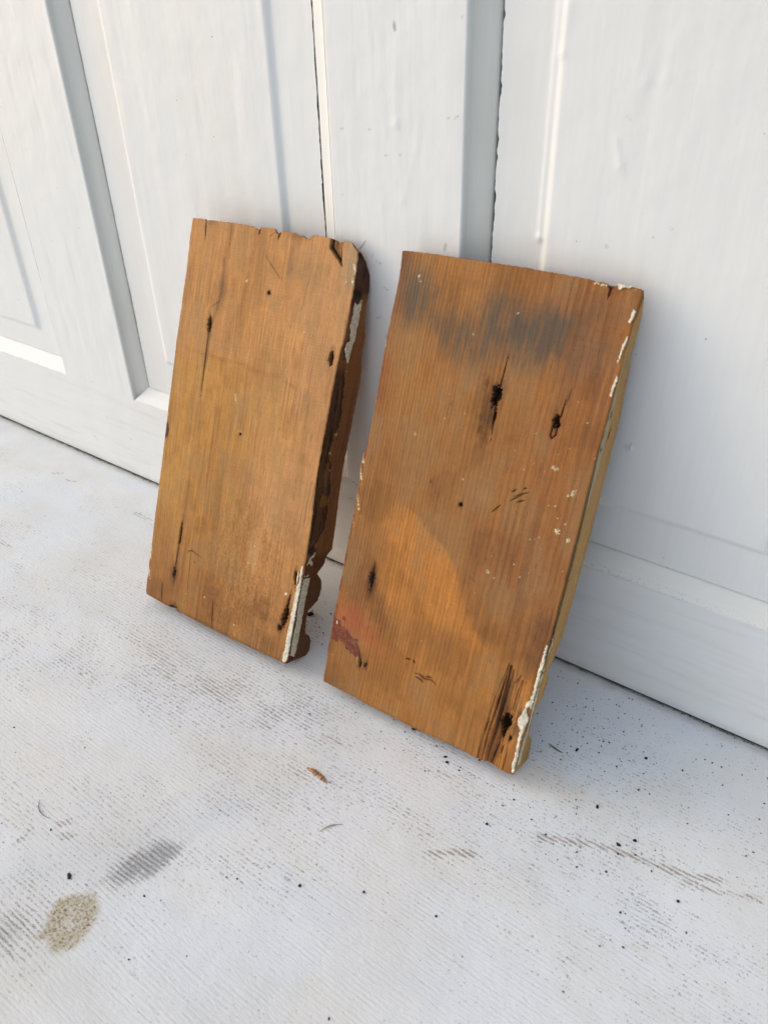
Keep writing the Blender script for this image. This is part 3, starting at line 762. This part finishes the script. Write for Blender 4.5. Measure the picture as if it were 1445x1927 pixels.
    for a, b, r, k in ((132.5, 152.8, 1.4, .95), (139.7, 149.5, 1.1, .9), (98.5, 116, 1.4, .6), (103, 114, .7, .5), (122.2, 186.3, 1.2, .7), (124, 186.8, .9, .5), (135.6, 175.8, 1.5, .85), (137, 178, .8, .7), (133.5, 174, .7, .8),
                       (15.1, 273.6, 1.2, .9), (16.2, 271, .6, .8), (62.5, 203, .5, .6), (50, 197, .5, .6), (70, 165, .5, .6), (131, 160, .7, .6), (128, 166, .6, .5), (136, 158, .6, .5), (118, 120, .5, .6), (33, 183, 1.2, .3), (57, 248, .6, .7), (81, 264, .5, .7)):
        s.speck(a, b, r * .85, (.66, .62, .56), int(a * 3), k * .9)
    for _ in range(20): s.speck(random.uniform(95, 143), random.uniform(120, 230), random.uniform(.2, .32), seed=random.randint(1, 99), k=.6)
    for _ in range(24): s.speck(random.uniform(3, 140), random.uniform(5, 280), random.uniform(.15, .28), seed=random.randint(1, 99), k=.5)
    # pale wood and old paint caught on the left arris
    for b, rv, k in ((159, 4, .9), (150, 5, .9), (136, 9, .75), (199, 3, .5), (233, 3, .7), (246, 2.5, .6), (120, 5, .5), (270, 2, .5)): s.speck(-.2, b, .75, (.76, .66, .52), int(b), k, rv)
    s.stain(s2l(120, 52, 36), ss(2.4, .4, u) * (fbm(v / 9, u * 0, 235, 3) > -.02) * .6)
    s.line([(127.6, 288), (127.9, 283), (127.6, 279)], .6, 1.6, .85)
    s.stain(s2l(140, 88, 40), ell(u, v, 142, 284, 3.5, 5, 0, .5, .6) * .5)
    s.stain(s2l(168, 108, 58), ell(u, v, 143, 255, 2.2, 22, 0, .6) * .6)
    for _ in range(26): s.speck(random.uniform(118, 141), random.uniform(285.8, 288), random.uniform(.3, .6), seed=random.randint(1, 99), k=.75)
    return s.c, s.d

def side_right(v, d):
    g = fbm(d * .8, v / 70, 301, 4)
    s = Face(d, v, np.ones(v.shape + (3,)) * s2l(186, 142, 86) * (1 + .3 * g)[..., None])
    s.stain(s2l(150, 112, 70), ss(.1, .45, fbm(d * .5, v / 50, 303, 3)) * .5)
    rec = pl([(60, 0), (88, 4.2), (93, 5.6), (110, 6.2), (135, 6.6), (156, 6.0), (186, 5.6), (205, 4.5), (222, 2.2), (236, 0), (250, 0), (272, 3.0), (283, 4.5)])(v) + .5 * fbm(v / 8, v * 0, 305, 3)
    ing = ss(rec + .3, rec - .3, d)
    fib = fbm(d * 1.1, v / 30, 307, 3)
    s.stain(s2l(88, 66, 38), ing * ss(225, 205, v) * .9); s.dark((.4, .35, .3), ing * ss(0, .4, fib) * .7)
    du = -(.45 + .4 * fib) * ing * ss(0, .8, d) + .1 * g
    s.stain(s2l(122, 74, 42), ing * ss(236, 246, v) * .8)
    gp = ss(3.2, 2.2, np.abs(d - np.interp(v, [150, 186, 219, 238], [6.5, 6.2, 4.2, 2.5])) + .6 * fbm(v / 6, d, 309, 3) + 2.0 * ss(200, 160, v))
    s.stain(s2l(176, 166, 144), gp * ss(158, 175, v) * ss(238, 230, v) * .9)
    s.stain(s2l(150, 138, 115), ell(d, v, 6, 250, 2.5, 14, 0, .6, .6) * .6)
    s.hole(5, 202, .8, 1.6, .8, 61, halo=False); s.hole(11, 211, 1, 3, .8, 62); s.hole(4.5, 222, .8, 2, .8, 63)
    s.stain(s2l(96, 58, 36), ell(d, v, 2, 92, 2, 6, 0, .6, .4) * .9 + ell(d, v, 2.0, 40, 2.2, 12, 0, .5, .4) * .8)
    s.stain((.02, .015, .01), ell(d, v, 4, 95, .9, 3.5, 0, .4, .4) * .9)
    s.stain(s2l(110, 70, 44), ss(10, 3, d) * ss(60, 70, v) * ss(96, 86, v) * .5)
    return s.c, du - .5 * s.d

FL = ((-0.44063256, -0.12478032, 0.009635), (0.999540, 0.030077, 0.0038786), (-0.0153173, 0.3903231, 0.9205505), (0.0261736, -0.9201865, 0.3906043))
FR = ((-0.26536344, -0.11782936, 0.009635), (0.999382, 0.0351203, -0.001095), (-0.0119826, 0.3699411, 0.9289779), (0.0330311, -0.9283912, 0.3701335))
PRL = [(-3, 22), (0, 24.3), (3.5, 26.9), (10.7, 25.8), (14, 24), (16.1, 22.4), (18, 19), (20, 16.2), (30, 14.6), (37.7, 15), (40, 19.4), (43.2, 24.8), (47, 26), (52, 26.3), (56, 25.4), (59, 24.1), (62, 21), (65.4, 16.8), (67.7, 18.7), (70, 21), (72.8, 23.8), (77.2, 23.8), (81.8, 30.2), (103, 29.6), (202, 30.4), (210, 29), (218, 25.6), (229, 24), (239, 20), (249, 17.8), (259, 17.5), (264, 17.4), (269, 16.4), (273, 13.4), (277, 9.7), (282, 4.4), (286, 1.6), (290, 1)]
PRR = [(-3, 24), (0, 25.4), (1.7, 24), (9.7, 21.7), (15, 20.2), (18, 17.5), (21, 13), (24.4, 9.7), (33.4, 8.5), (38, 10), (41.9, 12.5), (46, 17), (51, 20), (55, 20.3), (59, 19), (63, 16), (66, 13.4), (70, 17), (74, 20.5), (78, 23), (83, 24.7), (94.5, 25.7), (146, 28.6), (184, 27.8), (195, 27.9), (205, 27), (216, 25.4), (229, 22), (245, 17.3), (253, 14), (262, 13.6), (269, 13.9), (274, 11.5), (278, 8.5), (283, 4.5), (286, 1.8), (290, 1.2)]

def jn(t, seed, a=.3, f=.7): return a * fbm(np.asarray(t) * f, np.zeros(np.shape(t)) + .5, seed, 3) * 1.6

lT = pl([(-1, 285.6), (8, 286.3), (12.3, 286.3), (12.7, 285.4), (14, 286.0), (43, 287), (57, 286.8), (59.5, 285.6), (62, 285), (62.3, 284.8), (64, 287), (77, 287.4), (78.3, 284.6), (80, 284.6), (81, 286.3), (93.7, 286.8), (98, 285.6), (101, 286.2), (103, 284.6), (106, 284.4), (108, 287), (111, 287.5), (122.6, 287.3), (127.8, 286.3), (130.2, 285.2), (133.8, 286.8), (137.8, 287), (140.5, 286.2), (142.5, 283.5), (145, 281)])
lB = pl([(-1, 2.2), (2, .3), (30, -.9), (32, .3), (35, -1), (72, -1.5), (72.4, -.6), (73, -1.5), (100, -1.5), (144, -.2)])
lL = pl([(-3, 2.6), (0, 1.4), (3, 0), (30, -.3), (100, -.5), (150, -1), (200, -1.3), (250, -.5), (275, -1.2), (290, -.6)])
lR = pl([(-3, 143.4), (0, 143.8), (21, 144.5), (49, 144.4), (69, 145.2), (88, 144.7), (106, 144.2), (125, 142.2), (150, 141.6), (208, 142), (219, 142.3), (228, 143.8), (245, 144.1), (266, 143.8), (273, 143.2), (277, 143.4), (280, 142.6), (284, 141.2), (290, 140.8)])
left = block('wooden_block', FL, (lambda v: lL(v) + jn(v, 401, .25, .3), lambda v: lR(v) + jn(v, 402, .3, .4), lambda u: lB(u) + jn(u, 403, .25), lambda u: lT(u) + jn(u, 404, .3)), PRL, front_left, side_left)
tag(left, 'narrower golden brown old wooden block with jagged top edge and dark splintered right side', 'wood block', 'old wooden blocks leaning on the door')

rT = pl([(-1, 285.2), (0, 286.2), (3, 286.7), (23, 287.3), (50, 287.7), (76, 288), (98, 287.9), (113, 287.5), (124.8, 287.0), (126, 286.2), (127.6, 283.4), (128.2, 283.6), (130, 286.4), (133, 287.1), (139, 287.1), (142, 286.9), (145, 286.2)])
rB = pl([(-1, -.2), (41, -1.3), (74, -1.8), (102, -.6), (113, -.6), (122.4, -1.2), (127, .3), (131, -.5), (135, -1.3), (140, -.8), (145, .3)])
rL = pl([(-3, .2), (40, -.9), (94, -.5), (130, -.2), (145, -.4), (152, -1.4), (160, -1.2), (166, .3), (180, 1.0), (200, 1.0), (233, .2), (255, .9), (271, 1.2), (283, .4), (290, 0)])
rR = pl([(-3, 144), (47, 144.1), (95, 144.6), (150, 144), (190, 143.5), (216, 143.7), (236, 143.8), (269, 143.6), (277, 144.3), (283, 144.6), (290, 144.2)])
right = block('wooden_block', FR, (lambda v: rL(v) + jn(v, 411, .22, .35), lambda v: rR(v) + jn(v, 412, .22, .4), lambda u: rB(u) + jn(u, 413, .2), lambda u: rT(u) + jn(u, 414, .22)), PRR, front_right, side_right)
tag(right, 'reddish brown old wooden block with grey smoky stain at top and orange patch below', 'wood block', 'old wooden blocks leaning on the door')

# flakes of cream paint left on the blocks
def flake(root, outline, plane, off, label=None, seed=1, th=.45, curl=.35, n=70, tint=None):
    """a chip of paint: outline in mm, plane 'front' (u,v) or 'side' (v,d); clipped grid with thickness"""
    o = np.array(outline, float)
    lo, hi = o.min(0) - .4, o.max(0) + .4
    st = max((hi - lo).max() / n, .22)
    a, b = np.meshgrid(np.arange(lo[0], hi[0] + st, st), np.arange(lo[1], hi[1] + st, st))
    ja = a + .55 * fbm(a * .8, b * .8, seed, 3); jb = b + .55 * fbm(a * .8, b * .8, seed + 9, 3)
    ins = poly_in(ja, jb, outline)
    hgt = th + curl * fbm(a * .35, b * .2, seed + 3, 3) * 1.3 + .10 * fbm(a * 1.6, b * 1.6, seed + 6, 2)
    hgt = np.maximum(hgt, .12)
    def P(h):
        if plane == 'front': return np.stack([a, b, off + h], -1)
        return np.stack([off + h, a, -b], -1)
    N = a.size; top, bot = P(hgt).reshape(-1, 3), P(hgt * 0 - .3).reshape(-1, 3)
    ny, nx = a.shape
    cell = ins[:-1, :-1] & ins[1:, :-1] & ins[:-1, 1:] & ins[1:, 1:]
    f = []
    for i, j in zip(*np.nonzero(cell)):
        q = [i * nx + j, i * nx + j + 1, (i + 1) * nx + j + 1, (i + 1) * nx + j]
        f.append(q); f.append([x_ + N for x_ in q[::-1]])
        for (di, dj), (e0, e1) in (((-1, 0), (0, 1)), ((0, 1), (1, 2)), ((1, 0), (2, 3)), ((0, -1), (3, 0))):
            ii, jj = i + di, j + dj
            if not (0 <= ii < ny - 1 and 0 <= jj < nx - 1 and cell[ii, jj]):
                f.append([q[e1], q[e0], q[e0] + N, q[e1] + N])
    if not f: return
    vv = np.concatenate([top, bot]) / 1000
    sp = fbm(a * .5, b * .5, seed + 20, 3).ravel()
    t = np.ones((N, 3)) * np.array(tint or (1, 1, 1)) * (1 + .25 * np.minimum(sp, 0) * 2)[:, None]
    t = t * np.where(fbm(a * 1.3, b * .9, seed + 30, 2).ravel() > .46, .72, 1)[:, None]
    t = np.concatenate([t, t * np.array((.8, .72, .6))])
    used = np.unique(np.array(f)); re = np.full(2 * N, -1); re[used] = np.arange(len(used))
    ob = mesh_obj('paint_flake', vv[used], re[np.array(f)], M_paint, root, t[used], smooth=False)
    if label: ob['label'] = label
    return ob

# left block: torn chip on its right side, long strip at its foot
flake(left, [(254.5, 2.2), (255.2, 10.6), (249, 6.6)][0:0] + [(255.4, 11.4), (250.2, 7.2), (252.4, 3.6), (244, 4.0), (236, 3.4), (233.5, 5.4), (231, 4.6), (228, 6.4), (226, 3.0), (221, 2.6), (213, 7.8), (216, 9.2), (224, 9.8), (228, 11.2), (240, 12.2)], 'side', 144.1, 'cream paint chip with torn ends on the upper right side', 3, .5, .4, 90, (1, .98, .92))
flake(left, [(79, 3.2), (80.5, 6), (83.4, 9.8), (70, 9.4), (52, 9.0), (30, 9.0), (10, 8.8), (3.5, 7.4), (6, 2.4), (22, 1.9), (32, 2.6), (42, 1.3), (55, 1.5), (70, 1.8)], 'side', 144.5, 'long cream paint strip on the lower right side', 8, .5, .35, 170, (1, .98, .93))
flake(left, [(144.7, 76), (143.2, 74), (142.6, 68), (143.4, 62), (141.6, 57), (141.4, 40), (141.2, 24), (141.2, 10), (140.4, 1.5), (143.6, .6), (145.4, 4), (145.2, 30), (145.4, 60)], 'front', .25, 'cream paint edge curling round the lower right corner', 12, .6, .5, 170)
flake(left, [(141.2, 70), (140.6, 65), (141.3, 60), (142.2, 60), (142, 68)], 'front', .2, None, 14, .6, .5, 40)
# right block: broken line of paint down the right arris, thick crust near the foot
for k, o_ in enumerate(([(141.9, 276.5), (143.9, 276), (143.5, 272), (142.3, 269.2), (141.3, 270), (141.7, 273)],
                        [(142.6, 264.5), (143.5, 262), (142.5, 256), (142.0, 251), (141.8, 247.6), (140.9, 248.4), (141.1, 255), (141.7, 260)],
                        [(142.5, 243), (143.8, 241.8), (143.2, 236), (142.7, 231.4), (141.5, 231.6), (141.7, 237)],
                        [(130.5, 287.6), (132.4, 284.6), (134.5, 286), (137, 285.9), (138.6, 286.9), (140, 286.6), (139, 287.6)])):
    flake(right, o_, 'front', .15, None, 30 + k, .45, .25, 60, (1, 1, 1))
flake(right, [(143.2, 88.5), (144.6, 87), (144.8, 70), (144.6, 52), (144.9, 46), (142.6, 46.8), (142.0, 43.4), (143.4, 41.5), (144.6, 40), (144.2, 34), (143.5, 28), (143.3, 22), (144.2, 14), (144.4, 2), (143, 1.4), (141.7, 5), (142, 12), (141.5, 18), (141.2, 25), (140.8, 30), (138.8, 32.5), (138.0, 36.5), (139.6, 40), (140.4, 44.5), (140.2, 48.5), (142.2, 50.2), (142.7, 56), (142.3, 70)], 'front', .3, 'crusty cream paint running down the lower right corner', 41, .8, .9, 210)
flake(right, [(74, 2.6), (75, 6), (60, 5.2), (44, 5.0), (32, 4.8), (20, 5.2), (6, 5.4), (5, 2.8), (20, 2.2), (27, 3.6), (36, 3.2), (44, 1.8), (60, 1.8)], 'side', 143.9, 'pale paint strip on the lower right side', 47, .5, .3, 170, (1, .99, .94))
flake(right, [(90, 4.0), (92, 5.6), (86, 6.2), (78, 5), (80, 3.4), (85, 4.4)], 'side', 144.3, None, 52, .5, .5, 40, (.9, .9, .85))

# ------------------------------------------------------------------ small litter on the floor
import bmesh
def lump_mesh(name, r, seed, mat, flat=.6, elong=1.0, sub=2):
    bm = bmesh.new(); bmesh.ops.create_icosphere(bm, subdivisions=sub, radius=1)
    for v_ in bm.verts:
        p = v_.co
        k = 1 + .5 * float(fbm(np.array(p.x * 1.3 + seed), np.array(p.y * 1.3 + p.z * 2.1), seed, 3)) * 1.6
        v_.co = Vector((p.x * r * elong * k, p.y * r * k, max(p.z * r * flat * k, -r * flat * .5)))
    lo = min(v_.co.z for v_ in bm.verts)
    for v_ in bm.verts: v_.co.z -= lo
    me = bpy.data.meshes.new(name); bm.to_mesh(me); bm.free()
    at = me.attributes.new('tint', 'FLOAT_COLOR', 'POINT'); at.data.foreach_set('color', np.ones(len(me.vertices) * 4, np.float32))
    me.materials.append(mat)
    return me
CR = [(-53.5, -114.5, 1.15, 'black crumb beside the brown scratch, left one of a close pair'), (-46.8, -106.8, 1.15, 'black crumb beside the brown scratch, right one of a close pair'),
      (-15, -128, .9, 'lone black crumb below the right end of the brown scratch'), (-73, -98, 1.0, 'black elongated crumb between the right block and the brown scratch'),
      (-195, -110.5, 1.5, 'black crumb right under the lower edge of the right block'), (-163, -121, 1.1, 'black crumb in front of the right block, upper of a near pair'),
      (-166, -118, .9, 'small black crumb in front of the right block, lower of a near pair'), (-121, -145, 1.0, 'black crumb on bare white floor below the right block corner'),
      (-155, -219, 1.0, 'round dark crumb alone in the middle of the near floor'), (-295, -305, 1.35, 'dark curled crumb above the ochre ring stain'),
      (-324, -62, 2.6, 'dark clump of dirt behind the left block at its right foot'), (-116, -208, .8, 'tiny grey crumb on the near floor right of centre'),
      (-100, -66, 1.1, 'black crumb on the speckled floor beside the right block foot'), (-62, -48, 1.0, 'black crumb between the speckled patch and the door'), (-186, -236, .9, 'tiny dark crumb near the lower middle of the floor')]
for k, (cx, cy, r, lb) in enumerate(CR):
    me = lump_mesh('crumb', r * .82 / 1000, 3 + k * 7, M_crumb, .7, 1 + .5 * (k % 3 == 0))
    o = bpy.data.objects.new('crumb', me); COL.objects.link(o)
    o.location = (cx / 1000, cy / 1000, -.00005); o.rotation_euler.z = k * 1.7
    tag(o, lb, 'crumb', 'dark crumbs lying on the floor')

def tube(name, pts, r, mat, seg=7, tips=.4):
    """a thin bent stalk, radius tapering to both ends"""
    pts = [Vector(p) / 1000 for p in pts]
    vs_, fs = [], []
    n = len(pts)
    for i, p in enumerate(pts):
        t = (pts[min(i + 1, n - 1)] - pts[max(i - 1, 0)]).normalized()
        a = t.cross(Vector((0, 0, 1))).normalized(); b = a.cross(t)
        rr = r / 1000 * (tips + (1 - tips) * math.sin(math.pi * (i + .15) / (n - .7)))
        for s in range(seg):
            q = 2 * math.pi * s / seg
            vs_.append(p + (a * math.cos(q) + b * math.sin(q)) * rr)
    for i in range(n - 1):
        for s in range(seg):
            fs.append([i * seg + s, i * seg + (s + 1) % seg, (i + 1) * seg + (s + 1) % seg, (i + 1) * seg + s])
    fs += [list(range(seg))[::-1], [(n - 1) * seg + s for s in range(seg)]]
    return mesh_obj(name, [tuple(v_) for v_ in vs_], fs, mat)
def curve(a, b, bend, z=.4, n=9):
    a, b = np.array(a, float), np.array(b, float); nrm = np.array([-(b - a)[1], (b - a)[0]])
    return [(*(a + (b - a) * t + nrm * bend * math.sin(math.pi * t)), z + .25 * math.sin(5 * t)) for t in np.linspace(0, 1, n)]
tag(tube('straw', curve((-198, -204), (-190, -193), .10, .35), .42, M_straw), 'pale bent straw scrap lying on the near floor', 'straw')
tag(tube('twig', curve((-117, -72), (-106.5, -73.5), -.04, .35), .4, M_twig), 'short dark twig beside the foot of the right block', 'twig')
tag(tube('fibre', curve((-352, -284.5), (-336, -289), -.16, .3), .22, M_dust), 'thin dark curved hair on the floor at left', 'fibre')
# dry brown catkin-like husk
pts = []
hx = np.linspace(0, 1, 46); ha = np.linspace(0, 2 * np.pi, 22, endpoint=False)
HX, HA = np.meshgrid(hx, ha, indexing='ij')
rad = 1.75 * np.sqrt(np.clip(np.sin(np.pi * np.clip(HX, .03, .97)), 0, 1)) * (1 + .16 * np.sin(HX * 44) + .3 * fbm(HX * 9, HA * 1.5, 501, 3)) * (1 - .28 * np.exp(-((HX - .52) / .09) ** 2))
cx = -232.5 + 16.5 * HX; cy = -174.4 - 1.6 * HX + 1.0 * np.sin(HX * 3.2)
zz = np.maximum(rad * np.sin(HA) * .62, -.5) + .55
dirx, diry = .1, 1
G = np.stack([cx + rad * np.cos(HA) * dirx, cy + rad * np.cos(HA) * diry, zz], -1) / 1000
G = np.concatenate([G, G[:, :1]], 1)
th = np.ones((46, 23, 3)) * (1 + .35 * fbm(np.linspace(0, 14, 46)[:, None], np.linspace(0, 5, 23)[None, :], 503, 3))[..., None]
mid = np.exp(-((np.linspace(0, 2 * np.pi, 23) - 1.6) / .35) ** 2)[None, :, None] * (.6 + .6 * fbm(np.linspace(0, 9, 46), np.zeros(46), 505, 2))[:, None, None]
th = th * 1.5 * (1 - np.clip(mid, 0, 1) * np.array((.55, .75, .8)))
P = Patch(); P.grid(G, np.clip(th, .1, 2)); hk = P.build('husk', M_husk)
tag(hk, 'dry brown seed husk lying on the floor in front of the blocks', 'husk')
st = tube('stalk', curve((-216.2, -176), (-213, -174.6), .1, .5, 5), .16, M_twig); st.parent = hk

# fine grit: uncountable specks, one object
def grit(name, spots, mat, label):
    base = lump_mesh('tmp', 1, 5, mat, .7, 1, 1)
    bv = np.array([v_.co[:] for v_ in base.vertices]); bf = np.array([p.vertices[:] for p in base.polygons])
    V, F = [], []
    for k, (a, b, r) in enumerate(spots):
        q = rng.uniform(0, 6.28); e = rng.uniform(.7, 1.6)
        c, s_ = math.cos(q), math.sin(q)
        w = bv * r * np.array([e, 1 / e, .8])
        V.append(np.stack([w[:, 0] * c - w[:, 1] * s_ + a, w[:, 0] * s_ + w[:, 1] * c + b, w[:, 2] - .03], -1)); F.append(bf + k * len(bv))
    bpy.data.meshes.remove(base)
    o = mesh_obj(name, np.concatenate(V) / 1000, np.concatenate(F), mat)
    return tag(o, label, 'grit', kind='stuff')
sp = []
for _ in range(360):
    a, b = rng.normal(-105, 34), rng.normal(-48, 26)
    if a > 15 or b > -4 or b < -135: continue
    sp.append((a, b, .14 + .42 * rng.random() ** 4))
for _ in range(260):
    a, b = rng.uniform(-140, 20), -abs(rng.normal(0, 55)) - 5
    sp.append((a, b, .16 + .4 * rng.random() ** 4))
for _ in range(150):
    a = rng.uniform(-240, -30); b = -125 + rng.normal(0, 14) - (a + 130) * .1
    sp.append((a, b, .18 + .45 * rng.random() ** 3))
for _ in range(170): sp.append((rng.uniform(-700, 20), rng.uniform(-330, -10), .18 + .4 * rng.random() ** 4))
for _ in range(50): sp.append((rng.normal(-318, 8), rng.normal(-70, 18), .25 + .4 * rng.random() ** 3))
grit('grit', sp, M_crumb, 'fine black grit scattered over the floor, thickest right of the right block')
sp = []
for _ in range(1500):
    a = rng.uniform(-900, 40)
    dens = .25 + .75 * (vn(np.array(a / 30), np.array(.5), 601) > -.1)
    if rng.random() > dens: continue
    sp.append((a, -abs(rng.normal(0, 1.0)) + 1.3, .12 + .36 * rng.random() ** 2))
grit('dust', sp, M_dust, 'grey dust and dirt gathered along the foot of the door')
